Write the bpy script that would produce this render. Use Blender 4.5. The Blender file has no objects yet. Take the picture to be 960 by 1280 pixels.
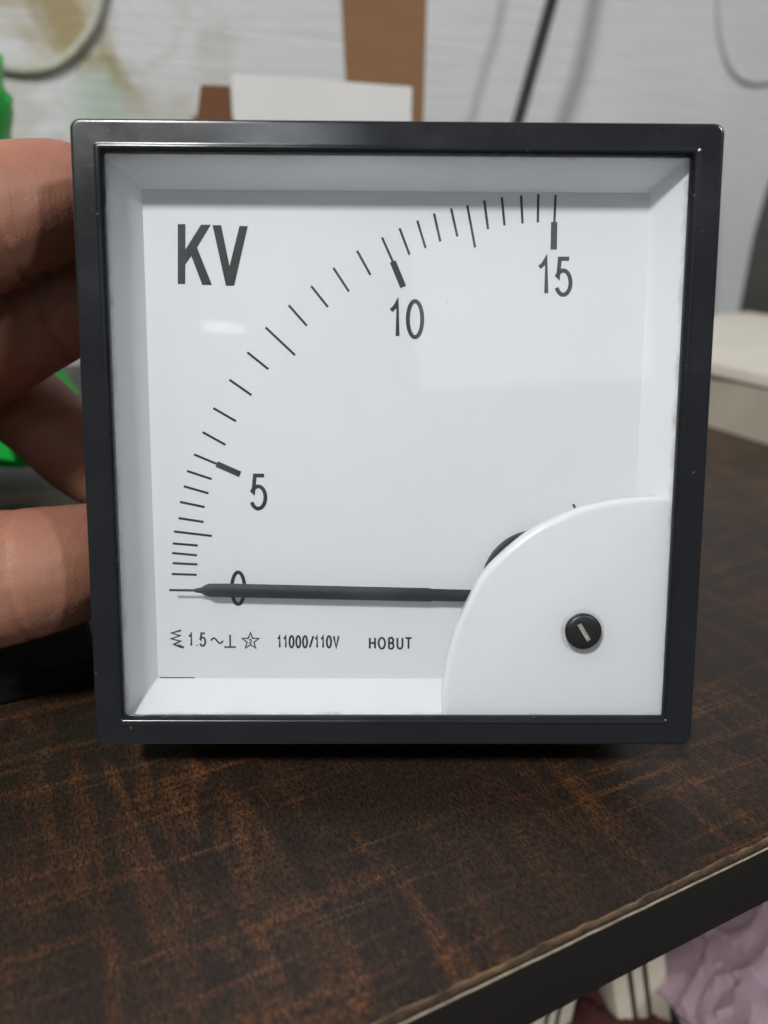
import bpy, bmesh, math, random
from mathutils import Vector, Matrix, noise
random.seed(7)
R_ = math.radians
MM = 0.001
scn = bpy.context.scene
col = scn.collection

# ------------------------------------------------------------------ camera (solved from the 96 mm square bezel)
LEAN = R_(15)                       # the meter leans back by 15 degrees
H0 = 9.5                            # mm, front lower edge of the bezel above the table
FPX, CX, CY = 961.0, 480.0, 640.0   # focal length and centre in photograph pixels
def _rodrigues(rx, ry, rz):
    v = Vector((R_(rx), R_(ry), R_(rz)))
    return Matrix.Rotation(v.length, 3, v.normalized())
RC = _rodrigues(7.10346586, -0.53098965, 0.22463758) @ Matrix(((1, 0, 0), (0, -1, 0), (0, 0, -1)))   # meter -> camera (x right, y down, z forward)
CAM_M = -(RC.transposed() @ Vector((1.7218692, 37.75707651, 125.01183534)))                            # camera in meter frame, mm
METER_ROT = Matrix.Rotation(R_(90) - LEAN, 3, 'X')                                                     # meter frame -> world
def to_world(p): return METER_ROT @ Vector(p) + Vector((0, 0, H0))
CAM_W = to_world(CAM_M)
RW = METER_ROT @ RC.transposed()
def ray(px, py): return (RW @ Vector(((px - CX) / FPX, (py - CY) / FPX, 1))).normalized()
def on_z(px, py, z=0.0):
    d = ray(px, py); return CAM_W + d * ((z - CAM_W.z) / d.z)
def on_face(px, py, w):
    d = RC.transposed() @ Vector(((px - CX) / FPX, (py - CY) / FPX, 1))
    return CAM_M + d * ((w - CAM_M.z) / d.z)
TAB = R_(25.35)                     # direction of the table edge
TV = Vector((math.cos(TAB), math.sin(TAB), 0)); NV = Vector((-math.sin(TAB), math.cos(TAB), 0))
def on_n(px, py, n):
    d = ray(px, py); return CAM_W + d * ((n - NV.dot(CAM_W)) / NV.dot(d))
def tn(p): return Vector((TV.dot(p), NV.dot(p), p.z))
def from_tn(t, n, z=0): return TV * t + NV * n + Vector((0, 0, z))

cd = bpy.data.cameras.new('camera'); cam = bpy.data.objects.new('camera', cd); col.objects.link(cam)
cm = RW.to_4x4() @ Matrix.Diagonal((1, -1, -1, 1)); cm.translation = CAM_W * MM
cam.matrix_world = cm
cd.sensor_fit = 'VERTICAL'; cd.sensor_height = 36.0; cd.sensor_width = 27.0
cd.lens = FPX / 1280 * 36.0
cd.clip_start = 0.005; cd.clip_end = 50
cd.dof.use_dof = True; cd.dof.focus_distance = 0.127; cd.dof.aperture_fstop = 12.5
scn.camera = cam

# ------------------------------------------------------------------ world, lamps of the room and added reflection lights
w = bpy.data.worlds.new('World'); scn.world = w; w.use_nodes = True
w.node_tree.nodes['Background'].inputs[0].default_value = (0.97, 0.985, 1.0, 1)
w.node_tree.nodes['Background'].inputs[1].default_value = 0.10
def lamp(name, loc, target, size, power, colr):
    l = bpy.data.lights.new(name, 'AREA'); l.shape = 'DISK'; l.size = size; l.energy = power; l.color = colr
    o = bpy.data.objects.new(name, l); col.objects.link(o); o.location = loc
    o.rotation_euler = (Vector(target) - Vector(loc)).to_track_quat('-Z', 'Y').to_euler()
    return o
lamp('ceiling_lamp', (-0.455, -0.95, 1.206), (0, 0.05, 0.05), 0.17, 25.0, (1.0, 0.99, 0.975))
lamp('ceiling_lamp', (0.98, -0.78, 1.12), (0, 0.2, 0.05), 0.15, 9.0, (0.95, 0.97, 1.0))
_d = METER_ROT @ Vector((-.205, .137, 1)).normalized()
_l = lamp('glint_light', _d * 3.0, (0, 0, .05), .15, .035, (.95, .98, 1.0)); _l.data.shape = 'RECTANGLE'; _l.data.size_y = .018   # area light added far behind the camera for a streak on the window
_d = METER_ROT @ Vector((-.13, .415, 1)).normalized()
_l = lamp('glint_light', _d * 3.0, (0, 0, .05), .30, 2.6, (.86, .93, 1.0)); _l.data.shape = 'RECTANGLE'; _l.data.size_y = .09  # second added light, aimed to give the top bezel a bluish glint
_d = METER_ROT @ Vector((.20, .17, 1)).normalized()
_l = lamp('reflection_panel', _d * 3.0, (0, 0, .05), .90, 1.1, (.93, .97, 1.0)); _l.data.shape = 'RECTANGLE'; _l.data.size_y = .62      # dim panel added behind the camera, standing in for reflections in the meter's window
scn.view_settings.view_transform = 'Standard'; scn.view_settings.look = 'None'
scn.view_settings.exposure = 0.0; scn.view_settings.gamma = 1.0
scn.view_settings.use_curve_mapping = False
scn.render.engine = 'CYCLES'
scn.cycles.use_denoising = True
scn.cycles.max_bounces = 6; scn.cycles.transparent_max_bounces = 16

# ------------------------------------------------------------------ helpers
def link(o, parent=None):
    col.objects.link(o); o.parent = parent; return o
def tag(o, label=None, cat=None, group=None, kind=None):
    if label: o['label'] = label
    if cat: o['category'] = cat
    if group: o['group'] = group
    if kind: o['kind'] = kind
    return o
def empty(name, loc=(0, 0, 0), rot=(0, 0, 0)):
    o = bpy.data.objects.new(name, None); o.location = loc; o.rotation_euler = rot; o.empty_display_size = .01
    return link(o)
def finish(name, bm, mat, parent=None, smooth=None, loc=None, rot=None):
    bmesh.ops.recalc_face_normals(bm, faces=bm.faces[:])
    me = bpy.data.meshes.new(name); bm.to_mesh(me); bm.free()
    if mat: me.materials.append(mat)
    if smooth is not None:
        for p in me.polygons: p.use_smooth = True
        me.set_sharp_from_angle(angle=R_(smooth))
    o = bpy.data.objects.new(name, me); link(o, parent)
    if loc is not None: o.location = loc
    if rot is not None: o.rotation_euler = rot
    return o
def add_box(bm, lo, hi, bev=0.0, segs=2):
    """axis-aligned box in mm"""
    v = [bm.verts.new((x * MM, y * MM, z * MM)) for x in (lo[0], hi[0]) for y in (lo[1], hi[1]) for z in (lo[2], hi[2])]
    F = [(0, 1, 3, 2), (4, 6, 7, 5), (0, 4, 5, 1), (2, 3, 7, 6), (0, 2, 6, 4), (1, 5, 7, 3)]
    fs = [bm.faces.new([v[i] for i in f]) for f in F]
    if bev:
        es = list({e for f in fs for e in f.edges})
        bmesh.ops.bevel(bm, geom=es, offset=bev * MM, segments=segs, affect='EDGES', profile=.5)
def rrect(hw, u0, u1, r, k=5):
    """rounded rectangle, counter-clockwise, half width hw, from u0 to u1"""
    r = max(r, 0.05); pts = []
    for cx, cy, a0 in ((hw - r, u1 - r, 0), (-hw + r, u1 - r, 90), (-hw + r, u0 + r, 180), (hw - r, u0 + r, 270)):
        for i in range(k + 1):
            a = R_(a0 + 90 * i / k); pts.append((cx + r * math.cos(a), cy + r * math.sin(a)))
    return pts
def loft(bm, loops, cap0=False, cap1=False, ring=False):
    """loops: equal-length closed lists of 3D mm points"""
    L = [[bm.verts.new((p[0] * MM, p[1] * MM, p[2] * MM)) for p in lp] for lp in loops]
    n = len(L[0]); m = len(L)
    for i in range(m if ring else m - 1):
        a, b = L[i], L[(i + 1) % m]
        for j in range(n): bm.faces.new((a[j], a[(j + 1) % n], b[(j + 1) % n], b[j]))
    if cap0: bm.faces.new(L[0][::-1])
    if cap1: bm.faces.new(L[-1])
    return L
def catmull(P, k):
    P = [Vector(p) for p in P]; Q = [P[0] * 2 - P[1]] + P + [P[-1] * 2 - P[-2]]; out = []
    for i in range(1, len(Q) - 2):
        for s in range(k):
            t = s / k; a, b, c, d = Q[i - 1], Q[i], Q[i + 1], Q[i + 2]
            out.append(.5 * ((2 * b) + (c - a) * t + (2 * a - 5 * b + 4 * c - d) * t * t + (3 * b - a - 3 * c + d) * t ** 3))
    out.append(P[-1]); return out
def tube(bm, P, rad, k=10, closed_ends=True):
    """tube along points P (mm) with radii rad; rounded ends"""
    P = [Vector(p) for p in P]; n = len(P); loops = []; ref = Vector((.31, .17, .93)).normalized(); xprev = None
    for i, p in enumerate(P):
        d = (P[min(i + 1, n - 1)] - P[max(i - 1, 0)]).normalized()
        x = xprev if xprev is not None else ref
        x = (x - d * x.dot(d)); x = x.normalized() if x.length > 1e-6 else d.orthogonal().normalized()
        xprev = x; y = d.cross(x); r = rad[i] if hasattr(rad, '__len__') else rad
        loops.append([p + (x * math.cos(2 * math.pi * j / k) + y * math.sin(2 * math.pi * j / k)) * r for j in range(k)])
    loft(bm, loops, closed_ends, closed_ends)

# ------------------------------------------------------------------ materials
class NT:
    def __init__(s, name):
        s.m = bpy.data.materials.new(name); s.m.use_nodes = True; s.t = s.m.node_tree
        s.b = s.t.nodes['Principled BSDF']; s.out = s.t.nodes['Material Output']
        s.co = s.t.nodes.new('ShaderNodeTexCoord')
    def n(s, typ, **kw):
        x = s.t.nodes.new(typ)
        for k, v in kw.items():
            if k.startswith('i_'):
                x.inputs[int(k[2:]) if k[2:].isdigit() else k[2:].replace('_', ' ')].default_value = v
            else: setattr(x, k, v)
        return x
    def l(s, a, b): s.t.links.new(a, b)
    def mapping(s, scale=(1, 1, 1), rot=(0, 0, 0), loc=(0, 0, 0)):
        m = s.n('ShaderNodeMapping'); m.inputs['Scale'].default_value = scale; m.inputs['Rotation'].default_value = rot; m.inputs['Location'].default_value = loc
        s.l(s.co.outputs['Object'], m.inputs['Vector']); return m.outputs[0]
    def noise(s, scale, detail=4, rough=.55, vec=None, dist=0):
        x = s.n('ShaderNodeTexNoise'); x.inputs['Scale'].default_value = scale; x.inputs['Detail'].default_value = detail
        x.inputs['Roughness'].default_value = rough; x.inputs['Distortion'].default_value = dist
        s.l(vec if vec is not None else s.co.outputs['Object'], x.inputs['Vector']); return x.outputs['Fac']
    def ramp(s, fac, stops):
        r = s.n('ShaderNodeValToRGB'); e = r.color_ramp.elements
        while len(e) < len(stops): e.new(.5)
        for i, (p, c) in enumerate(stops):
            e[i].position = p; e[i].color = (c, c, c, 1) if not hasattr(c, '__len__') else (*c[:3], 1)
        s.l(fac, r.inputs[0]); return r.outputs[0]
    def mix(s, fac, a, b, mode='MIX'):
        x = s.n('ShaderNodeMix'); x.data_type = 'RGBA'; x.blend_type = mode
        for v, i in ((fac, 0), (a, 6), (b, 7)):
            if hasattr(v, 'is_linked'): s.l(v, x.inputs[i])
            else: x.inputs[i].default_value = v if i == 0 else ((*v[:3], 1) if hasattr(v, '__len__') else (v, v, v, 1))
        return x.outputs[2]
    def math(s, op, a, b=0.0, clamp=False):
        x = s.n('ShaderNodeMath'); x.operation = op; x.use_clamp = clamp
        for i, v in enumerate((a, b)):
            if hasattr(v, 'is_linked'): s.l(v, x.inputs[i])
            else: x.inputs[i].default_value = v
        return x.outputs[0]
    def bump(s, h, strength, dist):
        x = s.n('ShaderNodeBump'); x.inputs['Strength'].default_value = strength; x.inputs['Distance'].default_value = dist
        s.l(h, x.inputs['Height']); s.l(x.outputs[0], s.b.inputs['Normal'])
    def set(s, **kw):
        for k, v in kw.items():
            i = s.b.inputs[k.replace('_', ' ')]
            if hasattr(v, 'is_linked'): s.l(v, i)
            elif hasattr(v, '__len__') and len(v) == 3 and i.type == 'RGBA': i.default_value = (*v, 1)
            else: i.default_value = v
        return s.m

def mat_plain(name, c, rough=.5, var=.12, scale=300, bump=0.0, spec=.5, **kw):
    s = NT(name); f = s.noise(scale, 5)
    a = tuple(x * (1 - var) for x in c); b = tuple(min(1, x * (1 + var)) for x in c)
    s.set(Base_Color=s.ramp(f, ((.3, a), (.7, b))), Roughness=s.math('ADD', s.math('MULTIPLY', s.noise(scale * .4, 4), .2), rough - .1), Specular_IOR_Level=spec, **kw)
    if bump: s.bump(f, .5, bump)
    return s.m

def mat_bezel():
    s = NT('dark_grey_moulded_plastic'); fine = s.noise(2600, 3); big = s.noise(90, 5)
    scr = s.noise(60, 3, .5, s.mapping((1, 30, 1), (0, 0, R_(32)))); scr = s.ramp(scr, ((.66, 0), (.70, 1)))
    v = s.n('ShaderNodeTexVoronoi'); v.inputs['Scale'].default_value = 420; s.l(s.co.outputs['Object'], v.inputs['Vector'])
    dust = s.ramp(v.outputs['Distance'], ((.05, 1), (.10, 0))); dust = s.math('MULTIPLY', dust, s.ramp(s.noise(150, 2), ((.55, 0), (.62, 1))))
    base = s.mix(big, (.0085, .0096, .0115), (.0145, .016, .0185))
    base = s.mix(s.math('MULTIPLY', dust, .35), base, (.22, .21, .20))
    s.set(Base_Color=base, Roughness=s.math('ADD', s.math('MULTIPLY', big, .20), s.math('ADD', s.math('MULTIPLY', scr, .06), .10)), Specular_IOR_Level=.5)
    s.bump(s.math('ADD', fine, s.math('MULTIPLY', big, 1.0)), .12, .00003); return s.m
def mat_white(name, c, rough, specks=False, grime=False):
    s = NT(name); f = s.noise(70, 5); base = s.mix(f, tuple(x * .97 for x in c), c)
    if grime:      # brown dust caught where the plastic meets the window edge
        sx = s.n('ShaderNodeSeparateXYZ'); s.l(s.co.outputs['Object'], sx.inputs[0])
        ed = s.math('MAXIMUM', s.math('ABSOLUTE', sx.outputs[0]), s.math('ABSOLUTE', s.math('SUBTRACT', sx.outputs[1], .048)))
        ed = s.math('ADD', ed, s.math('MULTIPLY', s.noise(240, 5, .7), .0016))
        gm = s.n('ShaderNodeMapRange'); s.l(ed, gm.inputs[0]); gm.inputs[1].default_value = .0448; gm.inputs[2].default_value = .0457; gm.inputs[4].default_value = .75
        base = s.mix(gm.outputs[0], base, (.20, .15, .10))
    if specks:
        v = s.n('ShaderNodeTexVoronoi'); v.inputs['Scale'].default_value = 95; s.l(s.co.outputs['Object'], v.inputs['Vector'])
        d = s.ramp(v.outputs['Distance'], ((.016, 1), (.030, 0))); sep = s.n('ShaderNodeSeparateColor'); s.l(v.outputs['Color'], sep.inputs[0])
        d = s.math('MULTIPLY', d, s.math('GREATER_THAN', sep.outputs[0], .68))
        base = s.mix(s.math('MULTIPLY', d, .75), base, (.12, .11, .10))
        g = s.ramp(s.noise(26, 6, .6), ((.50, 0), (.75, 1))); base = s.mix(s.math('MULTIPLY', g, .06), base, (.45, .42, .36))
    s.set(Base_Color=base, Roughness=rough, Specular_IOR_Level=.5)
    return s.m
def mat_glass():
    s = NT('clear_window_glass'); s.t.nodes.remove(s.b)
    tr = s.n('ShaderNodeBsdfTransparent'); tr.inputs[0].default_value = (.985, .99, .992, 1)
    gl = s.n('ShaderNodeBsdfGlossy'); gl.inputs['Color'].default_value = (1, 1, 1, 1)
    s.l(s.ramp(s.noise(40, 5), ((.35, .004), (.75, .03))), gl.inputs['Roughness'])
    fr = s.n('ShaderNodeFresnel'); fr.inputs[0].default_value = 1.49
    mx = s.n('ShaderNodeMixShader'); s.l(fr.outputs[0], mx.inputs[0]); s.l(tr.outputs[0], mx.inputs[1]); s.l(gl.outputs[0], mx.inputs[2])
    # thin film of dust and finger grease that scatters a little light
    df = s.n('ShaderNodeBsdfDiffuse'); df.inputs[0].default_value = (.8, .82, .85, 1)
    m2 = s.n('ShaderNodeMixShader'); s.l(s.ramp(s.noise(28, 6, .65, dist=.6), ((.48, .004), (.82, .05))), m2.inputs[0]); s.l(mx.outputs[0], m2.inputs[1]); s.l(df.outputs[0], m2.inputs[2])
    s.l(m2.outputs[0], s.out.inputs[0]); return s.m
def mat_table():
    s = NT('worn_dark_walnut_laminate')
    g1 = s.noise(1, 5, .65, s.mapping((20, 380, 60)), .35)                  # streaks along the board
    g2 = s.noise(1, 5, .65, s.mapping((190, 34, 60), loc=(3, 1, 0)), .9)   # cross scratches and rubbed bands
    patch = s.noise(17, 3, .6, s.mapping((1, 1, 1), loc=(.31, .2, 0)))
    fine = s.noise(1, 3, .75, s.mapping((2600, 900, 400)))                 # pores of the grain
    fib = s.noise(1, 3, .7, s.mapping((160, 2400, 400)))
    m1 = s.ramp(g1, ((.53, 0), (.63, 1))); m2 = s.ramp(g2, ((.46, 0), (.66, 1)))
    pm = s.ramp(patch, ((.32, .10), (.58, 1)))
    wear = s.math('ADD', s.math('MULTIPLY', m1, .55), s.math('MULTIPLY', m2, .62), True)
    wear = s.math('MULTIPLY', wear, pm)
    wear = s.math('MULTIPLY', wear, s.ramp(fine, ((.40, .08), (.62, 1))))
    wear = s.math('MULTIPLY', wear, s.ramp(fib, ((.36, .35), (.60, 1))))
    base = s.mix(s.ramp(fine, ((.35, 0), (.65, 1))), (.0058, .0040, .0032), (.027, .0170, .0118))
    base = s.mix(wear, base, s.mix(patch, (.165, .055, .016), (.25, .10, .031)))
    v = s.n('ShaderNodeTexVoronoi'); v.inputs['Scale'].default_value = 70; s.l(s.co.outputs['Object'], v.inputs['Vector'])
    sep = s.n('ShaderNodeSeparateColor'); s.l(v.outputs['Color'], sep.inputs[0])
    dot = s.math('MULTIPLY', s.ramp(v.outputs['Distance'], ((.025, 1), (.04, 0))), s.math('GREATER_THAN', sep.outputs[0], .62))
    base = s.mix(s.math('MULTIPLY', dot, .7), base, (.5, .46, .40))
    s.set(Base_Color=base, Roughness=s.math('ADD', s.math('MULTIPLY', s.noise(20, 5), .24), .26), Specular_IOR_Level=.45)
    s.bump(s.math('ADD', s.math('MULTIPLY', fib, .6), s.math('MULTIPLY', fine, .8)), .5, .00012); return s.m
def mat_wall():
    s = NT('old_white_painted_wall')
    ridg = s.noise(1, 5, .6, s.mapping((18, 18, 420)), .3); broad = s.noise(9, 6, .6)
    base = s.mix(broad, (.50, .505, .512), (.66, .665, .672))
    st = s.ramp(s.noise(16, 6, .65, dist=.5), ((.44, 0), (.62, 1)))
    # damp stains gather in the upper left of the visible stretch of wall
    p = on_n(90, 60, 400); loc = (tn(p).x * MM, 0, p.z * MM)
    sep = s.n('ShaderNodeVectorMath'); sep.operation = 'DISTANCE'; s.l(s.mapping((1, 0, 1)), sep.inputs[0]); sep.inputs[1].default_value = loc
    near = s.ramp(sep.outputs['Value'], ((.03, 1), (.12, .0)))
    base = s.mix(s.math('MULTIPLY', s.math('MULTIPLY', st, near), 1.0), base, (.33, .27, .15))
    p2 = on_n(128, 135, 400); d2 = s.n('ShaderNodeVectorMath'); d2.operation = 'DISTANCE'; s.l(s.mapping((1, 0, .7)), d2.inputs[0]); d2.inputs[1].default_value = (tn(p2).x * MM, 0, p2.z * MM * .7)
    g = s.math('MULTIPLY', s.ramp(d2.outputs['Value'], ((.006, 1), (.021, 0))), .55); base = s.mix(g, base, (.27, .40, .28))  # soft green tint on one spot of the wall
    s.set(Base_Color=base, Roughness=.75, Specular_IOR_Level=.25)
    s.bump(s.math('ADD', ridg, s.math('MULTIPLY', broad, 1.3)), .45, .0030); return s.m
def mat_skin():
    s = NT('skin')
    f = s.noise(55, 5); pores = s.noise(1500, 3)
    wr = s.noise(1, 5, .6, s.mapping((1100, 90, 90)), .25)
    base = s.mix(f, (.27, .120, .076), (.41, .202, .135)); red = s.ramp(s.noise(28, 3), ((.45, 0), (.7, 1)))
    base = s.mix(s.math('MULTIPLY', red, .7), base, (.32, .092, .068))
    s.set(Base_Color=base, Roughness=.52, Specular_IOR_Level=.4, Subsurface_Weight=.35, Subsurface_Scale=.005)
    s.b.inputs['Subsurface Radius'].default_value = (1, .35, .2)
    s.bump(s.math('ADD', s.math('MULTIPLY', pores, .5), s.math('MULTIPLY', wr, .6)), .32, .0005); return s.m
def mat_film(name, c, rough=.15, trans=.35, alpha_noise=False):
    s = NT(name); f = s.noise(40, 5)
    s.set(Base_Color=s.mix(f, tuple(x * .75 for x in c), c), Roughness=rough, Specular_IOR_Level=.6)
    tl = s.n('ShaderNodeBsdfTranslucent'); tl.inputs[0].default_value = (*c, 1)
    mx = s.n('ShaderNodeMixShader'); mx.inputs[0].default_value = trans; s.l(s.b.outputs[0], mx.inputs[1]); s.l(tl.outputs[0], mx.inputs[2]); s.l(mx.outputs[0], s.out.inputs[0])
    return s.m
def mat_card(name, c):
    s = NT(name); f = s.noise(1, 5, .6, s.mapping((40, 40, 400))); 
    s.set(Base_Color=s.mix(f, tuple(x * .8 for x in c), tuple(x * 1.15 for x in c)), Roughness=.8, Specular_IOR_Level=.2); s.bump(f, .3, .0003); return s.m

M = dict(bezel=mat_bezel(), white=mat_white('white_gloss_plastic', (.79, .81, .825), .22, grime=True), dial=mat_white('white_dial_paint', (.73, .755, .775), .45, True),
         glass=mat_glass(), print=mat_plain('dark_dial_ink', (.010, .010, .012), .6, .3, 900), needle=mat_plain('black_pointer_paint', (.010, .010, .011), .6, .2, 800),
         black=mat_plain('black_plastic', (.012, .012, .013), .4, .2, 500), slot=mat_plain('scuffed_grey_slot', (.30, .29, .26), .7, .3, 1500),
         case=mat_plain('dull_black_slab', (.006, .006, .006), .8, .3, 200, .0001, .15), housing=mat_plain('matt_black_housing', (.010, .010, .011), .6, .2, 500),
         table=mat_table(), band=mat_card('black_wood_edge_band', (.0095, .0078, .0068)), lip=mat_plain('bare_beige_band_edge', (.25, .215, .155), .7, .35, 500),
         fray=mat_plain('frayed_tan_laminate_edge', (.10, .060, .030), .9, .8, 240, .0005), core=mat_plain('bare_chipboard', (.035, .020, .010), .9, .6, 900, .0006), wall=mat_wall(), skin=mat_skin(),
         card=mat_card('brown_cardboard', (.23, .125, .062)), cardd=mat_card('dark_brown_cardboard', (.15, .070, .032)), paper=mat_plain('white_card', (.66, .655, .64), .7, .04, 30), lid=mat_plain('off_white_card', (.62, .58, .50), .7, .06, 30), tray=mat_plain('darker_cream_card', (.40, .36, .29), .75, .15, 40),  # tray card is a darker cream than the lid
         cable=mat_plain('black_cable_sheath', (.007, .007, .008), .7, .2, 200), wire=mat_plain('grey_wire_sheath', (.44, .445, .42), .7, .1, 200), wire2=mat_plain('olive_grey_cable_sheath', (.37, .375, .30), .8, .15, 200),
         cream=mat_card('cream_card', (.60, .55, .44)), green=mat_film('bright_green_plastic', (.02, .66, .09), .35, .22), mauve=mat_film('mauve_polythene', (.60, .45, .52), .13, .5),
         red=mat_plain('dark_red_cloth', (.05, .007, .008), .85, .3, 200, .001), olive=mat_plain('dark_olive_plastic', (.055, .057, .050), .5, .2, 60), shelf=mat_plain('dark_shelf_board', (.02, .016, .013), .7, .3, 60))

# ------------------------------------------------------------------ the setting: table, wall, shelf
EDGE_N = NV.dot(on_z(730, 1170)); WALL_N = 400.0
table = tag(empty('table', (0, 0, 0), (0, 0, TAB)), 'dark walnut laminate table with worn orange scratches and chipped front edge', 'table', kind='structure')
bm = bmesh.new()                       # laminate sheet with a ragged front edge
xs = [-600 + i * 1.0 for i in range(1401)]
def rag(x): return 1.2 + .38 * noise.noise((x * .09, 3.1, 0)) + .30 * noise.noise((x * .45, 9, 0)) + .22 * noise.noise((x * 1.9, 5, 0))
top_f = []; 
for x in xs:
    r = max(.5, rag(x)); top_f.append([bm.verts.new((x * MM, (EDGE_N + r) * MM, z * MM)) for z in (-.75, -.06)] + [bm.verts.new((x * MM, (EDGE_N + r + .22) * MM, 0)), bm.verts.new((x * MM, (EDGE_N + 12) * MM, 0)), bm.verts.new((x * MM, (WALL_N - .5) * MM, 0))])
for a, b in zip(top_f, top_f[1:]):
    for k in range(4):
        f = bm.faces.new((a[k], b[k], b[k + 1], a[k + 1])); f.material_index = 1 if k < 2 else 0
o = finish('table_top', bm, M['table'], table, 40); o.data.materials.append(M['fray'])
bm = bmesh.new(); add_box(bm, (-600, EDGE_N + .9, -12.2), (800, WALL_N - .5, -.78)); finish('board_core', bm, M['core'], table)
bm = bmesh.new()                       # edge band: dark front, bare top rim
L = []
for x in xs[::2]:
    j = .10 * noise.noise((x * .3, 7, 1)) + .10 * noise.noise((x * 1.3, 2, 1))
    L.append([bm.verts.new((x * MM, y * MM, z * MM)) for y, z in ((EDGE_N + .85, -12.6), (EDGE_N - .05, -12.6), (EDGE_N, -.75 + j), (EDGE_N + .1, -.55 + j))])
for a, b in zip(L, L[1:]):
    for k in range(3): bm.faces.new((a[k], b[k], b[k + 1], a[k + 1]))
finish('edge_band', bm, M['band'], table, 40)
bm = bmesh.new(); L = []
for x in xs[::2]:
    j = .10 * noise.noise((x * .3, 7, 1)) + .10 * noise.noise((x * 1.3, 2, 1)); wv = .80 + .2 * noise.noise((x * .4, 1, 5))
    L.append([bm.verts.new((x * MM, y * MM, z * MM)) for y, z in ((EDGE_N + .09, -.62 + j), (EDGE_N + .14, -.50 + j), (EDGE_N + .1 + wv * .30, -.46 + j), (EDGE_N + .1 + wv * .30, -.9 + j))])
for a, b in zip(L, L[1:]):
    for k in range(3): bm.faces.new((a[k], b[k], b[k + 1], a[k + 1]))
finish('band_rim', bm, M['lip'], table, 40)
bm = bmesh.new(); add_box(bm, (-900, WALL_N, -700), (1300, WALL_N + 60, 900)); wall = finish('wall', bm, M['wall'], rot=(0, 0, TAB))
tag(wall, 'old white painted wall with brown stains behind the table', 'wall', kind='structure')
SHELF_Z = -170
bm = bmesh.new(); add_box(bm, (-600, EDGE_N - 30, SHELF_Z - 18), (800, WALL_N - 1, SHELF_Z), 1); sh = finish('shelf', bm, M['shelf'], rot=(0, 0, TAB)); tag(sh, 'dark lower shelf board under the table', 'shelf', kind='structure')

# ------------------------------------------------------------------ the panel meter
meter = empty('panel_meter', (0, 0, H0 * MM), (R_(90) - LEAN, 0, 0))
tag(meter, 'square white kilovolt panel meter with dark grey bezel, leaning back on the table', 'meter')
HW, U0, U1 = 48.4, -0.15, 96.15
def rr(inset, w, r):
    return [(x, u, w) for x, u in rrect(HW - inset, U0 + inset, U1 - inset, r)]
bm = bmesh.new()
prof = [(0.15, -7.0, 1.4), (0, -6.8, 1.5), (0, -.5, 1.5), (.05, -.26, 1.5), (.16, -.09, 1.4), (.33, -.02, 1.3), (.5, 0, 1.2), (.65, 0, 1.1), (3.4, -.02, .5), (3.55, -.015, .5), (3.71, .09, .5), (3.9, .11, .45), (4.07, .08, .45), (4.27, -.08, .4), (4.4, -.35, .35), (4.5, -1.65, .3), (3.15, -1.65, .6), (3.15, -7.0, .6)]
loft(bm, [rr(*p) for p in prof], ring=True)
finish('bezel', bm, M['bezel'], meter, 35)
bm = bmesh.new(); loft(bm, [[(x, u, ww) for x, u in rrect(45.1, 2.9, 93.1, .8)] for ww in (-2.5, -1.72)], True, True); finish('window_glass', bm, M['glass'], meter)
DW = -9.0                              # dial plane
bm = bmesh.new()                       # white sloping inner frame
tp = [(45.2, 2.8, 93.2, -2.6, .5), (44.75, 3.2, 92.75, -2.6, .4), (44.6, 3.4, 92.6, -2.8, .4), (40.65, 7.9, 88.65, DW + .03, .3), (40.65, 7.9, 88.65, DW - .01, .3), (42.2, 6.2, 90.2, DW - .01, .3), (42.2, 6.2, 90.2, DW - 1.2, .3), (45.2, 2.8, 93.2, DW - 1.2, .5)]
loft(bm, [[(x, u, ww) for x, u in rrect(h, a, b, r)] for h, a, b, ww, r in tp], ring=True)
finish('inner_frame', bm, M['white'], meter, 30)
bm = bmesh.new()
pts = rrect(41.8, 6.6, 89.8, 1.2); loft(bm, [[(x, u, ww) for x, u in pts] for ww in (DW - .8, DW - .05)] + [[(x * .9985, 48.3 + (u - 48.3) * .9985, DW) for x, u in pts]], True, True)
dial = finish('dial_plate', bm, M['dial'], meter)
bm = bmesh.new(); add_box(bm, (-44.9, 3.1, -48.0), (44.9, 92.9, -10.3), 1.2, 3); finish('housing', bm, M['housing'], meter, 35)
bm = bmesh.new(); loft(bm, [[(x, u, ww) for x, u in rrect(h, a, b, 4)] for h, a, b, ww in ((34, 20, 82, -47.9), (33, 21, 81, -56), (31, 23, 79, -57.5))], True, True); finish('rear_cover', bm, M['housing'], meter, 35)
for sx in (-14, 14):
    bm = bmesh.new(); tube(bm, [(sx, 50, -57), (sx, 50, -67)], [2.4, 2.4], 16); finish('terminal', bm, M['slot'], meter, 35)

def stroke(bm, P, wd, closed=False, w=DW + .04):
    """flat ink stroke through mm points P (x,u)"""
    P = [Vector((p[0], p[1])) for p in P]; n = len(P); Lp = []
    for i in range(n):
        a = P[i - 1] if (i or closed) else None; b = P[(i + 1) % n] if (i < n - 1 or closed) else None
        d1 = (P[i] - a).normalized() if a is not None else None; d2 = (b - P[i]).normalized() if b is not None else None
        d1 = d1 if d1 is not None else d2; d2 = d2 if d2 is not None else d1
        n1 = Vector((-d1.y, d1.x)); n2 = Vector((-d2.y, d2.x)); m = n1 + n2
        m = m.normalized() if m.length > .2 else n1
        k = min(2.2, 1 / max(.3, m.dot(n1))) * wd / 2
        Lp.append((bm.verts.new(((P[i] + m * k).x * MM, (P[i] + m * k).y * MM, w * MM)), bm.verts.new(((P[i] - m * k).x * MM, (P[i] - m * k).y * MM, w * MM))))
    for i in range(n if closed else n - 1):
        a, b = Lp[i], Lp[(i + 1) % n]; bm.faces.new((a[0], b[0], b[1], a[1]))
PXMM = 7.5                             # photograph pixels per mm on the dial
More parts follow.
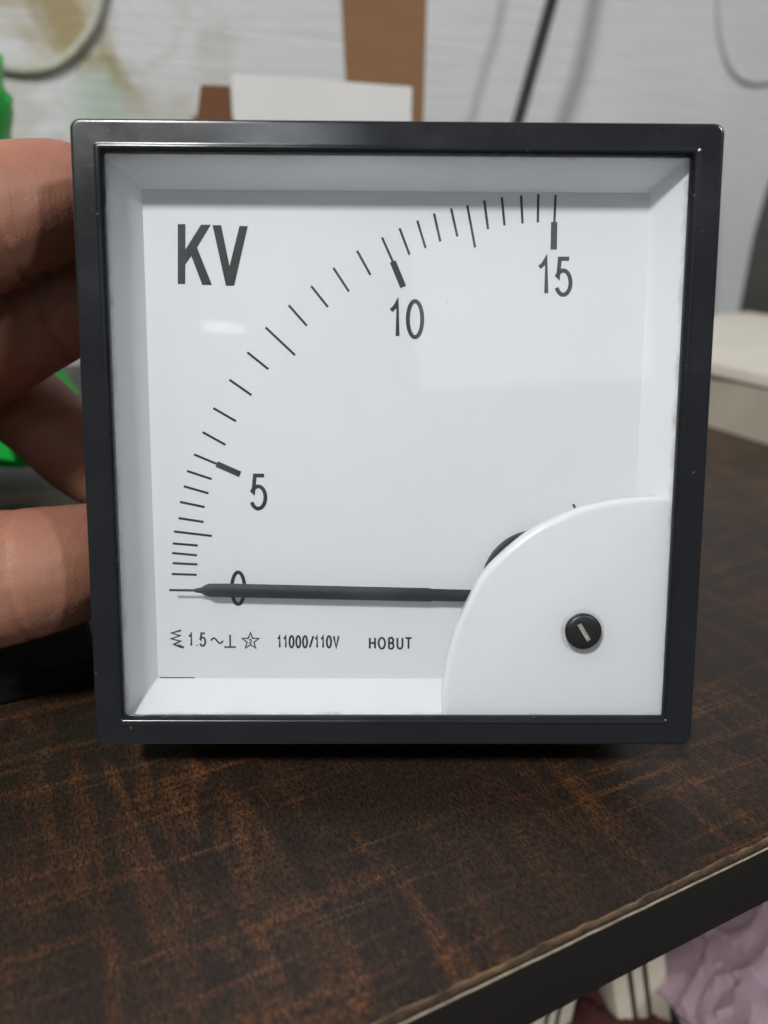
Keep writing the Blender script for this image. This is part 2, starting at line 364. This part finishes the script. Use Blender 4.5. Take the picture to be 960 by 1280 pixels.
def dp(px, py): p = on_face(px, py, DW); return (p.x, p.y)
def up_faces(o):
    if sum(p.normal.z for p in o.data.polygons) < 0: o.data.flip_normals()
    return o
ticks = [(214.7,717.4,246,718.5),(215.8,703.9,246.8,705.5),(215.2,691.2,246.3,694.1),(216,679.2,247.1,681.9),(217.6,664.3,264.9,669.9),(223.2,647.6,254.5,652.4),(225,627.4,255.8,633.8),(229.8,607.8,260.6,616.6),(233.8,588.7,264.6,598.8),
 (242.6,568,271,579.9),(253.2,540.1,282,556.1),(266.6,510.1,295,526.5),(286.8,474.6,314.4,494),(309.2,440.4,335.5,461.5),(331.9,409.2,368.8,444),(360.9,381.6,383.6,407.3),(389,357.6,409.8,383.8),(416.7,334.9,436.1,364.4),(446.3,313.4,463.1,343.8),
 (477.5,296.9,490.9,326.9),(499.4,285.3,511.9,318.4),(521.6,275.9,531.9,310),(542.5,266.9,550.3,301.9),(563.8,260.6,571.6,295.6),(584,256.6,593.8,309.4),(605.3,250.6,610,286.6),(627.2,246.6,630.6,281.9),(651.3,244.4,653.1,279.4),(672.8,242.8,672.2,278.1),(694.4,243.8,692.9,277.5)]
for x0, y0, x1, y1 in ticks:
    bm = bmesh.new(); stroke(bm, [dp(x0, y0), dp(x1, y1)], 2.9 / PXMM); up_faces(finish('tick_mark', bm, M['print'], dial))
for x0, y0, x1, y1 in ((271, 580, 300.2, 592.9), (490.9, 326.9, 504, 358.8), (692.7, 277.5, 692, 311.9)):
    bm = bmesh.new(); stroke(bm, [dp(x0, y0), dp(x1, y1)], 7.6 / PXMM, w=DW + .05); up_faces(finish('major_tick_mark', bm, M['print'], dial))
def ell(cx, cy, rx, ry, a0, a1, k=22): return [(cx + rx * math.cos(R_(a0 + (a1 - a0) * i / k)), cy + ry * math.sin(R_(a0 + (a1 - a0) * i / k))) for i in range(k + 1)]
GL = {'0': [('c', ell(.5, .5, .5, .5, 0, 360, 30)[:-1])], 'O': [('c', ell(.5, .5, .5, .5, 0, 360, 30)[:-1])],
      '1': [('o', [(.12, .27), (.45, .17), (.68, .0), (.68, 1.0)])],
      '5': [('o', [(.90, .0), (.22, .0), (.10, .50)] + ell(.47, .67, .53, .34, 215, 515, 22))],
      '2': [('o', ell(.5, .28, .45, .28, 180, 390, 12) + [(.05, 1), (.98, 1)])],
      'V': [('o', [(0, 0), (.5, 1), (1, 0)])], '/': [('o', [(1, 0), (0, 1)])], 'T': [('o', [(0, 0), (1, 0)]), ('o', [(.5, 0), (.5, 1)])],
      'H': [('o', [(0, 0), (0, 1)]), ('o', [(1, 0), (1, 1)]), ('o', [(0, .48), (1, .48)])],
      'U': [('o', [(0, 0)] + ell(.5, .66, .5, .34, 180, 0, 14) + [(1, 0)])],
      'B': [('o', [(0, 0), (0, 1)]), ('o', [(0, 0), (.55, 0)] + ell(.55, .24, .38, .24, -90, 90, 10) + [(0, .48)]), ('o', [(.0, .48), (.55, .48)] + ell(.55, .74, .45, .26, -90, 90, 10) + [(0, 1)])],
      '.': [('o', [(.3, .93), (.3, 1.0)])]}
def glyph(bm, ch, x0, y0, x1, y1, sw):
    h = sw / 2
    for kind, P in GL[ch]:
        stroke(bm, [dp(x0 + h + (x1 - x0 - sw) * a, y0 + h + (y1 - y0 - sw) * b) for a, b in P], sw / PXMM, kind == 'c')
def text(name, items, sw, label=None):
    bm = bmesh.new()
    for it in items: glyph(bm, *it, sw)
    o = up_faces(finish(name, bm, M['print'], dial)); 
    if label: o['label'] = label
    return o
text('numeral', [('0', 287.5, 713, 308, 757.5)], 4.6, 'printed 0 behind the pointer')
text('numeral', [('5', 312.5, 592, 334.2, 637.8)], 4.8, 'printed 5')
text('numeral', [('1', 484.5, 374, 504, 422.5), ('0', 507.3, 374, 530.2, 424)], 4.9, 'printed 10')
text('numeral', [('1', 670, 320, 690, 369), ('5', 693.5, 321, 715.5, 370.5)], 4.9, 'printed 15')
text('lettering', [('1', 234.5, 790.3, 242, 808.2), ('.', 244.5, 790.3, 249, 808.2), ('5', 249, 790.3, 258, 808.4)], 2.5, 'printed 1.5')
xs_ = 345.5; it = []
for ch, wd in zip('11000/110V', (7.6, 7.6, 8.4, 8.4, 8.4, 6.6, 7.2, 7.6, 8.6, 9.4)):
    it.append((ch, xs_, 793.6 + (xs_ - 345) * .004, xs_ + wd - .8 + (1.2 if ch == '/' else 0), 810.4 + (xs_ - 345) * .004)); xs_ += wd
text('lettering', it, 2.5, 'printed 11000/110V')
text('lettering', [('H', 461, 796, 470, 811.8), ('O', 472, 796, 482.5, 812), ('B', 485, 796, 493.2, 812), ('U', 495.5, 796, 504.3, 812.2), ('T', 505.5, 796.2, 515.7, 812.2)], 2.5, 'printed HOBUT')
bm = bmesh.new()                       # KV
zb = lambda x, y: dp(190 + x * .2734, 240 + y * .2734)
for poly in ([(118, 147), (153, 147), (152, 421), (118, 421)], [(150, 268), (224, 150), (269, 150), (205, 256), (150, 336)], [(206, 254), (274, 425), (230, 425), (178, 288)],
             [(277, 152), (316, 152), (357, 350), (375, 429), (338, 429)], [(400, 156), (438, 156), (376, 428), (350, 428), (352, 350)]):
    f = bm.faces.new([bm.verts.new((p[0] * MM, p[1] * MM, (DW + .04 + .004 * (len(bm.faces) % 3)) * MM)) for p in (zb(*q) for q in poly)])
o = up_faces(finish('lettering', bm, M['print'], dial)); o['label'] = 'large printed KV'
za = lambda x, y: dp(190 + x * .2655, 530 + y * .2655)
bm = bmesh.new(); stroke(bm, [za(*p) for p in ((138, 971), (92, 984), (133, 996), (90, 1011), (134, 1022), (104, 1037), (134, 1050))], 2.4 / PXMM); stroke(bm, [za(*p) for p in ((122, 1041), (150, 1053))], 3.2 / PXMM, w=DW + .05)
up_faces(finish('moving_iron_symbol', bm, M['print'], dial))
bm = bmesh.new(); stroke(bm, [za(277 + 58 * i / 14, 1020 - 12 * math.sin(2 * math.pi * i / 14)) for i in range(15)], 2.2 / PXMM); up_faces(finish('alternating_current_symbol', bm, M['print'], dial))
bm = bmesh.new(); stroke(bm, [za(340, 1050), za(395, 1050)], 2.2 / PXMM); stroke(bm, [za(368, 992), za(368, 1047)], 2.2 / PXMM); up_faces(finish('upright_mounting_symbol', bm, M['print'], dial))
bm = bmesh.new(); stroke(bm, [za(464 + (41 if i % 2 == 0 else 17) * math.sin(R_(36 * i)), 1022 - (40 if i % 2 == 0 else 17) * math.cos(R_(36 * i))) for i in range(10)], 1.7 / PXMM, True)
glyph(bm, '2', 310.9, 798.6, 315.3, 804.6, 1.3); up_faces(finish('test_voltage_star', bm, M['print'], dial))
bm = bmesh.new(); add_box(bm, (-40.4, 7.93, DW - .02), (-34.4, 8.10, DW + .025)); finish('plate_gap', bm, M['print'], dial)

# pointer
PW = -6.6
bm = bmesh.new()
def fp(px, py, w): p = on_face(px, py, w); return Vector((p.x, p.y, w))
secs = [(211.5, 737.6, 1.5, 0), (243, 738, 1.6, 0), (245, 738, 2.8, .05), (251, 738, 3.6, .08), (257, 737.8, 6.8, .2), (261.5, 737.8, 8.3, .28), (285, 738, 8.6, .30), (420, 741, 8.5, .30), (538, 743.6, 8.5, .30), (539, 743.6, 7.6, .26), (660, 746.5, 7.6, .26)]
loft(bm, [[fp(x, y + h, PW), fp(x, y + h * .5, PW + ridge * .8 + .08), fp(x, y, PW + ridge + .12), fp(x, y - h * .5, PW + ridge * .8 + .08), fp(x, y - h, PW), fp(x, y, PW - .12)] for x, y, h, ridge in secs], True, True)
finish('pointer', bm, M['needle'], meter, 25)
# dark movement disc that peeps out behind the quarter cover
p1, p2, p3 = (Vector(fp(*q, -7.0)[:2]) for q in ((605, 718), (625.6, 683), (661.6, 665)))
def circ(a, b, c):
    d = 2 * (a.x * (b.y - c.y) + b.x * (c.y - a.y) + c.x * (a.y - b.y))
    return Vector(((a.length_squared * (b.y - c.y) + b.length_squared * (c.y - a.y) + c.length_squared * (a.y - b.y)) / d, (a.length_squared * (c.x - b.x) + b.length_squared * (a.x - c.x) + c.length_squared * (b.x - a.x)) / d))
cc = circ(p1, p2, p3); rad = (p1 - cc).length
bm = bmesh.new(); loft(bm, [[(cc.x + (rad - ins) * math.cos(2 * math.pi * i / 48), cc.y + (rad - ins) * math.sin(2 * math.pi * i / 48), ww) for i in range(48)] for ins, ww in ((0, -8.6), (0, -7.1), (.15, -7.0))], True, True)
disc = finish('movement_disc', bm, M['needle'], meter, 30)
bm = bmesh.new(); a = fp(599, 719.5, -7.2); b = fp(607, 716.5, -7.2); tube(bm, [a, b], [.15, .2], 6); finish('stop_pin', bm, M['needle'], meter)
bm = bmesh.new(); a = fp(716.5, 630, -6.9); b = fp(722, 642, -6.9); tube(bm, [a, b], [.15, .3], 6); finish('stop_pin', bm, M['needle'], meter)
# quarter-round cover
arc = catmull([fp(*q, -3.2) for q in ((552, 890), (553.5, 858), (560, 822), (569.5, 787), (586, 751), (603, 720), (627, 694), (662, 665.5), (692, 649.5), (726, 635.5), (760, 627), (800, 622), (840, 620.5))], 4)
pts = [Vector((p.x, p.y)) for p in arc if p.x < 44.6 and p.y > 3.4] + [Vector((45.15, 40.4)), Vector((45.15, 2.9)), Vector((arc[0].x, 2.9))]
def inset(P, d):
    out = []
    for i, p in enumerate(P):
        d1 = (p - P[i - 1]).normalized(); d2 = (P[(i + 1) % len(P)] - p).normalized()
        n1 = Vector((d1.y, -d1.x)); n2 = Vector((d2.y, -d2.x)); m = (n1 + n2).normalized(); out.append(p + m * d / max(.5, m.dot(n1)))
    return out
bm = bmesh.new(); LL = loft(bm, [[(q.x, q.y, ww) for q in inset(pts, i_)] for i_, ww in ((.25, -5.6), (.05, -5.5), (0, -5.3), (0, -3.6), (.06, -3.35), (.2, -3.1), (.42, -2.92), (.75, -2.83), (1.1, -2.81))], True, True)
finish('movement_cover', bm, M['white'], meter, 40)
# zero-adjust screw in the window
sc = on_face(730, 790, -.6); S = Vector((sc.x, sc.y, 0))
bm = bmesh.new()
def ringl(r, ww, k=40): return [(S.x + r * math.cos(2 * math.pi * i / k), S.y + r * math.sin(2 * math.pi * i / k), ww) for i in range(k)]
loft(bm, [ringl(2.2, -2.6), ringl(2.2, -1.7), ringl(2.85, -1.65), ringl(2.92, -1.3), ringl(2.92, -.85), ringl(2.8, -.6), ringl(2.5, -.45), ringl(1.2, -.40)], True, True)
sa = R_(-58)
head_me = finish('zero_screw', bm, M['black'], meter, 40)
bm = bmesh.new(); add_box(bm, (-1.75, -.36, -.55), (1.75, .36, .6)); cut = finish('cutter', bm, M['slot'], meter); cut.location = (S.x * MM, S.y * MM, -.55 * MM); cut.rotation_euler = (0, 0, sa)
md = head_me.modifiers.new('slot', 'BOOLEAN'); md.operation = 'DIFFERENCE'; md.solver = 'EXACT'; md.object = cut
dg = bpy.context.evaluated_depsgraph_get(); me2 = bpy.data.meshes.new_from_object(head_me.evaluated_get(dg)); head_me.modifiers.clear(); head_me.data = me2
bpy.data.objects.remove(cut)
bm = bmesh.new(); add_box(bm, (-1.72, -.34, -.15), (1.72, .34, 0)); sl = finish('slot', bm, M['slot'], head_me); sl.location = (S.x * MM, S.y * MM, -.85 * MM); sl.rotation_euler = (0, 0, sa)
bm = bmesh.new(); loft(bm, [ringl(3.5, -1.72), ringl(3.45, -1.62), ringl(3.25, -1.60), ringl(2.7, -1.62), ringl(2.7, -1.72)], ring=True); finish('screw_boss', bm, M['glass'], meter, 40)

# ------------------------------------------------------------------ the hand that steadies the meter
def hand():
    bm = bmesh.new()
    def chain(J, k=7):
        """J: (x,u,w,r) in the meter frame, smooth tapered finger with rounded end"""
        P = catmull([Vector(j[:3]) for j in J], k); rr_ = catmull([Vector((j[3], 0, 0)) for j in J], k); rads = [v.x for v in rr_]
        d = (P[-1] - P[-2]).normalized(); r = rads[-1]; base = P[-1].copy()
        for a in (25, 50, 70, 84): P.append(base + d * r * math.sin(R_(a))); rads.append(r * math.cos(R_(a)))
        tube(bm, [to_world(p) for p in P], rads, 18)
    # index, middle, ring, little, thumb
    chain([(-134, 58, -34, 13.5), (-112, 63, -20, 13.0), (-94, 69, -12, 12.6), (-80, 77.5, -11, 12.2), (-67, 86, -15, 11.0), (-58, 90.5, -23, 9.8), (-55, 91, -34, 9.2), (-54, 90, -46, 9.0), (-49, 88, -55, 8.6), (-42, 86, -57.5, 8.0)])
    chain([(-136, 42, -44, 13.5), (-112, 51, -42, 12.2), (-92, 60, -37, 11.4), (-78, 67, -34, 11.2), (-66, 73, -33, 10.6), (-57, 74, -38, 9.8), (-54, 72.5, -48, 9), (-49, 69, -56, 8.6), (-42, 68, -57.5, 8.2)])
    chain([(-134, 40, -60, 13), (-114, 54, -64, 10.5), (-100, 58, -62, 9.6), (-90, 60, -57, 9.6), (-79, 53, -54, 9.6), (-68, 43, -53, 9.0), (-57, 36, -57, 8.4), (-47, 32, -58, 8)])
    chain([(-138, 38, -64, 12), (-130, 44, -76, 10), (-126, 42, -84, 9.2), (-122, 36, -82, 8.8), (-120, 32, -74, 8.2)])
    chain([(-148, 29, -40, 17), (-124, 22, -22, 15), (-104, 21, -14, 12.6), (-88, 23, -11, 11.8), (-75, 24, -10.5, 12.2), (-66, 25, -13, 11.8), (-58.5, 26, -19, 10.8), (-55, 27, -28, 9.8), (-53, 28, -36, 8.4)])
    # palm and wrist
    for y, r0 in ((60, 14), (48, 16), (36, 17)):
        chain([(-132, y, -38, r0), (-160, y * .55 + 20, -40, 18), (-190, 44, -38, 20)])
    chain([(-148, 42, -40, 12), (-170, 43, -39, 19), (-188, 44.5, -37, 21.5), (-208, 46, -33, 21.5), (-235, 50, -20, 24), (-290, 62, 20, 30), (-340, 74, 56, 34)])
    me = bpy.data.meshes.new('hand'); bmesh.ops.recalc_face_normals(bm, faces=bm.faces[:]); bm.to_mesh(me); bm.free()
    o = bpy.data.objects.new('hand', me); link(o)
    r = o.modifiers.new('r', 'REMESH'); r.mode = 'VOXEL'; r.voxel_size = .0009; r.use_smooth_shade = True
    s = o.modifiers.new('s', 'SMOOTH'); s.factor = .5; s.iterations = 7
    dg = bpy.context.evaluated_depsgraph_get(); dg.update()
    m2 = bpy.data.meshes.new_from_object(o.evaluated_get(dg)); o.modifiers.clear(); o.data = m2
    # knuckle creases: shallow grooves ringed round the joints
    cre = [((-71, 83, -13), (-1, -.42, .2), 3.2, 1.1), ((-66.5, 86, -15), (-1, -.42, .25), 2.2, .7), ((-76, 80.5, -12), (-1, -.42, .1), 2.0, .6), ((-58, 90, -23), (-.8, -.1, .7), 2.5, .8),
           ((-70, 25, -11), (-1, -.1, .1), 2.4, .9), ((-74.5, 24, -10.5), (-1, -.05, 0), 1.8, .6), ((-65, 25, -13), (-1, -.12, .3), 1.8, .7), ((-62, 67, -29), (-1, -.1, 0), 2.5, .8), ((-61, 44, -36), (-.7, .7, 0), 2.5, .8)]
    cr = [(to_world(c), (METER_ROT @ Vector(d)).normalized(), s_, a_) for c, d, s_, a_ in cre]
    nor = [v.normal.copy() for v in m2.vertices]
    for v, nn in zip(m2.vertices, nor):
        p = v.co * 1000; dsp = 0
        for c, d, s_, a_ in cr:
            q = p - c
            if q.length < 17:
                t = q.dot(d) + 1.2 * noise.noise(p * .13)
                dsp -= a_ * .75 * math.exp(-(t / (s_ * .26)) ** 2) * (.6 + .8 * abs(noise.noise(p * .2 + Vector((7, 0, 0))))) * (1 - (q.length / 17) ** 4)
        dsp += .22 * noise.noise(p * .12) + .07 * noise.noise(p * .55)
        v.co += nn * dsp * MM
    m2.materials.clear(); m2.materials.append(M['skin'])
    for p in m2.polygons: p.use_smooth = True
    return o
h = hand(); h.name = 'hand'
tag(h, 'bare hand gripping the side of the meter behind its bezel', 'hand')

# ------------------------------------------------------------------ things on the table behind the meter
# open carton with a white face and brown flaps
CN = 200.0
pa, pb = tn(on_n(290, 92, CN)), tn(on_n(515, 108, CN)); ztop = (pa.z + pb.z) / 2
carton = empty('open_carton', from_tn(0, 0) * MM, (0, 0, TAB)); tag(carton, 'open cardboard carton with white front and brown flaps standing behind the meter', 'carton')
t0, t1 = pa.x, pb.x
def slab(name, mat, P, th, parent):
    """panel: quad P (mm, table frame) given a thickness th"""
    a, b, c, d = (Vector(p) for p in P); nn = (b - a).cross(d - a).normalized() * th
    bm = bmesh.new(); loft(bm, [[a, b, c, d], [a + nn, b + nn, c + nn, d + nn]], True, True); return finish(name, bm, mat, parent)
slab('front_panel', M['paper'], [(t0 - 1.5, CN, .2), (t1, CN, .2), (t1, CN, ztop), (t0, CN, ztop)], -.8, carton)
slab('side_panel', M['card'], [(t0, CN + 1, .2), (t0, CN + 62, .2), (t0, CN + 62, ztop - 30), (t0, CN + 1, ztop - 30)], -1.2, carton)
slab('side_panel', M['card'], [(t1 + .2, CN + .2, .2), (t1 + 3.6, CN + .2, .2), (t1 + 3.6, CN + .4, ztop + 1.5), (t1 + .2, CN + .4, ztop + 1.5)], -60, carton)
bp = [tn(on_n(x, y, CN + 62)) for x, y in ((437, 130), (527, 130), (531, -20), (424, -20))]
slab('back_panel', M['card'], [(t0, CN + 62, .2), (t1, CN + 62, .2), (t1, CN + 62, ztop - 8), (t0, CN + 62, ztop - 8)], -1.5, carton)
slab('back_flap', M['card'], [(bp[0].x - .3, CN + 61.5, ztop - 25), (bp[1].x, CN + 61.5, ztop - 25), (bp[2].x + .3, CN + 61.5, bp[2].z + 6), (bp[3].x, CN + 61.5, bp[3].z + 6)], 1.4, carton)
fl = [tn(on_n(x, y, CN + 4)) for x, y in ((240, 152), (284, 152), (288, 108), (251, 107))]
slab('side_flap', M['cardd'], [(fl[0].x - 3, CN + 4, fl[0].z - 20), (t0 - .2, CN + 4, fl[1].z - 20), (t0 - .2, CN + 4, fl[2].z), (fl[3].x, CN + 4, fl[3].z)], 1.4, carton)

# dark slab added under the hand for a black patch, hiding the bag's reflection
n0 = tn(on_z(60, 870)).y; t_r = tn(on_z(122, 855)).x
bm = bmesh.new(); add_box(bm, (t_r - 150, n0, .1), (t_r + 1, n0 + 62, 5.5), 1.2, 3)
cs = finish('darkening_slab', bm, M['case'], smooth=35, rot=(0, 0, TAB)); tag(cs, 'thin black slab added on the table to darken it beneath the hand', 'case')

# black cable hanging in front of the wall, with its far ends out of sight
def cable(name, P, r, mat, label, cat='cable'):
    bm = bmesh.new(); Q = catmull(P, 10); tube(bm, [Vector(q) for q in Q], r, 12); o = finish(name, bm, mat, smooth=50); tag(o, label, cat); return o
cn = 345
P = [on_n(720, -110, cn), on_n(690, 0, cn), on_n(669, 75, cn), on_n(648, 150, cn), on_n(615, 270, cn - 8)]
q = on_z(560, 440, 3.4); P += [Vector((P[-1].x - 14, P[-1].y - 10, 26)), Vector((P[-1].x - 44, P[-1].y - 20, 3.4)), Vector((P[-1].x - 90, P[-1].y - 30, 3.4))]
P = [P[0] + Vector((10, 0, 120))] + P
cable('hanging_cable', P, 3.6, M['cable'], 'thick black cable hanging straight down in front of the white wall')
wn = WALL_N - 1.6
cable('wall_wire', [on_n(890, -160, wn), on_n(896, -40, wn), on_n(900, 40, wn), on_n(915, 88, wn), on_n(945, 104, wn), on_n(985, 88, wn), on_n(1020, 20, wn), on_n(1035, -100, wn)], 1.3, M['wire'], 'thin grey wire drooping in a loop on the wall', 'wire')
wn = WALL_N - 2.0
cable('wall_cable', [on_n(150, -140, wn), on_n(126, 0, wn), on_n(108, 45, wn), on_n(72, 80, wn), on_n(25, 88, wn), on_n(-25, 70, wn), on_n(-60, 0, wn), on_n(-80, -140, wn)], 2.3, M['wire2'], 'greenish grey cable sagging in a loop on the stained wall', 'cable')

# shallow white box with a loose lid
bx = empty('white_box', (0, 0, 0), (0, 0, TAB)); tag(bx, 'shallow off white box with a loose lid lying on the table by the wall', 'box')
BT = tn(on_z(893, 535)).x; BN0, BN1, BH = 62.0, 245.0, 21.5
bm = bmesh.new(); loft(bm, [[(x, y, z) for x, y in ((BT + o_, BN0 + o_), (BT + 150 - o_, BN0 + o_), (BT + 150 - o_, BN1 - o_), (BT + o_, BN1 - o_))] for o_, z in ((0, .1), (0, BH), (1.2, BH), (1.2, 1.4))], True, True); finish('tray', bm, M['tray'], bx)
lid = [tn(on_z(x, y, 27.5)) for x, y in ((872, 458), (985, 470), (1010, 366), (880, 395))]
bm = bmesh.new(); c = Vector((BT + 75, (BN0 + BN1) / 2, 0)); 
lp = [Matrix.Rotation(R_(4), 3, 'Z') @ (Vector((x, y, 0)) - c) + c for x, y in ((BT - 3, BN0 - 3), (BT + 153, BN0 - 3), (BT + 153, BN1 + 3), (BT - 3, BN1 + 3))]
loft(bm, [[(p.x, p.y, BH + .6 + dz + .004 * (p.y - BN0)) for p in lp] for dz in (0, 5.2)], True, True); bmesh.ops.bevel(bm, geom=bm.edges[:], offset=.0006, segments=2, affect='EDGES'); finish('lid', bm, M['lid'], bx, 35)

# dark bottle beside the box
b0 = tn(on_n(1010, 300, 300))
bot = empty('dark_bottle', from_tn(b0.x, 300) * MM); tag(bot, 'dark olive plastic bottle standing behind the white box', 'bottle')
bm = bmesh.new(); kk = 36
loft(bm, [[(r * math.cos(2 * math.pi * i / kk), r * math.sin(2 * math.pi * i / kk), z) for i in range(kk)] for r, z in ((33, .2), (36, 2), (37, 8), (36, 70), (33, 100), (27, 130), (22, 150), (14, 158), (13, 166))], True, True); finish('body', bm, M['olive'], bot, 30)
bm = bmesh.new(); loft(bm, [[(r * math.cos(2 * math.pi * i / kk), r * math.sin(2 * math.pi * i / kk), z) for i in range(kk)] for r, z in ((15, 163), (15.5, 164), (15.5, 183), (14.5, 184.5))], True, True); finish('cap', bm, M['black'], bot, 30)

def crumple(name, mat, c, size, seed, amp, label, cat, sub=5, rotz=0, freq=.05, box=.5, planes=None, flare=0.0):
    """crumpled film bag: rounded block pushed about by folded noise"""
    bm = bmesh.new(); bmesh.ops.create_icosphere(bm, subdivisions=sub, radius=1)
    for v in bm.verts:
        d = v.co.normalized(); m = max(abs(d.x), abs(d.y), abs(d.z)); p = d * (1 - box) + d / m * box * .8
        if planes:
            p = d * min(c_ / max(d.dot(n_), .05) for n_, c_ in planes)
        p = Vector((p.x * size[0], p.y * size[1], p.z * size[2])); q = p * freq + Vector((seed, seed * 2, 0))
        f = abs(noise.noise(q)) * 1.4 - .5 + .45 * abs(noise.noise(q * 2.3 + Vector((4, 0, 1)))) - .15 + (.10 * (1 - abs(noise.noise(q * 2.6))) ** 6 + 1.3 * max(0, .17 - abs(noise.noise(q * 2.1 + Vector((9, 2, 5))))) if planes else .25 * abs(noise.noise(q * 5)))
        if planes:      # long stretched creases in the film
            for k_, (ax, ay, az) in enumerate(((2.6, 2.6, .5), (.6, 2.4, 2.0), (3.6, .8, 1.4))):
                f += (.34, .26, .18)[k_] * (1 - abs(noise.noise(Vector((q.x * ax, q.y * ay, q.z * az)) + Vector((k_ * 5.1, 2, 7))))) ** 10
        p += d * amp * f
        p.x *= 1 + flare * max(0, -p.z / size[2] - .5)
        p.z = max(p.z, -size[2] * .92)
        v.co = p * MM
    o = finish(name, bm, mat, smooth=20 if planes else 24, loc=(c[0] * MM, c[1] * MM, c[2] * MM), rot=(0, 0, rotz)); tag(o, label, cat); return o
crumple('green_bag', M['green'], (-169, 158, 76), (58, 44, 80), 3.3, 10, 'bright green plastic bag standing on the table behind the hand', 'bag', freq=.036, box=.85, flare=1.0)
# things on the shelf under the table
rp = random.Random(4); PL = []
for i in range(46):
    v_ = Vector((rp.gauss(0, 1), rp.gauss(0, 1), rp.gauss(0, 1))).normalized(); PL.append((v_, rp.uniform(.74, .88)))
crumple('polythene_bag', M['mauve'], (137, 62, SHELF_Z + 44), (54, 56, 54), 8.1, 8, 'crumpled mauve polythene bag on the shelf under the table', 'bag', 6, .4, .024, planes=PL)
crumple('red_cloth', M['red'], (62, 62, SHELF_Z + 22), (30, 30, 22), 1.7, 12, 'dark red cloth bundle on the shelf between cream packets', 'cloth', 5, .2, .05)
def packet(c, size, rot, label):
    p = empty('cream_packet', Vector(c) * MM, tuple(R_(a) for a in rot)); tag(p, label, 'packet')
    sx, sy, sz = size
    bm = bmesh.new(); add_box(bm, (-sx, -sy, 0), (sx, sy, sz), .8); finish('carton', bm, M['cream'], p, 35)
    for k in (-.45, .1):
        bm = bmesh.new(); add_box(bm, (sx * k, -sy - .35, 1.5), (sx * (k + .16), -sy - .05, sz - 1.5)); finish('printed_stripe', bm, M['core'], p)
    return p
packet((84, 62, SHELF_Z + 2), (9, 5, 92), (0, -14, 20), 'cream packet with brown stripes leaning beside the polythene bag')
packet((44, 52, SHELF_Z + 2), (7, 5, 74), (0, 4, 20), 'short cream packet with brown stripes standing beside the red cloth')
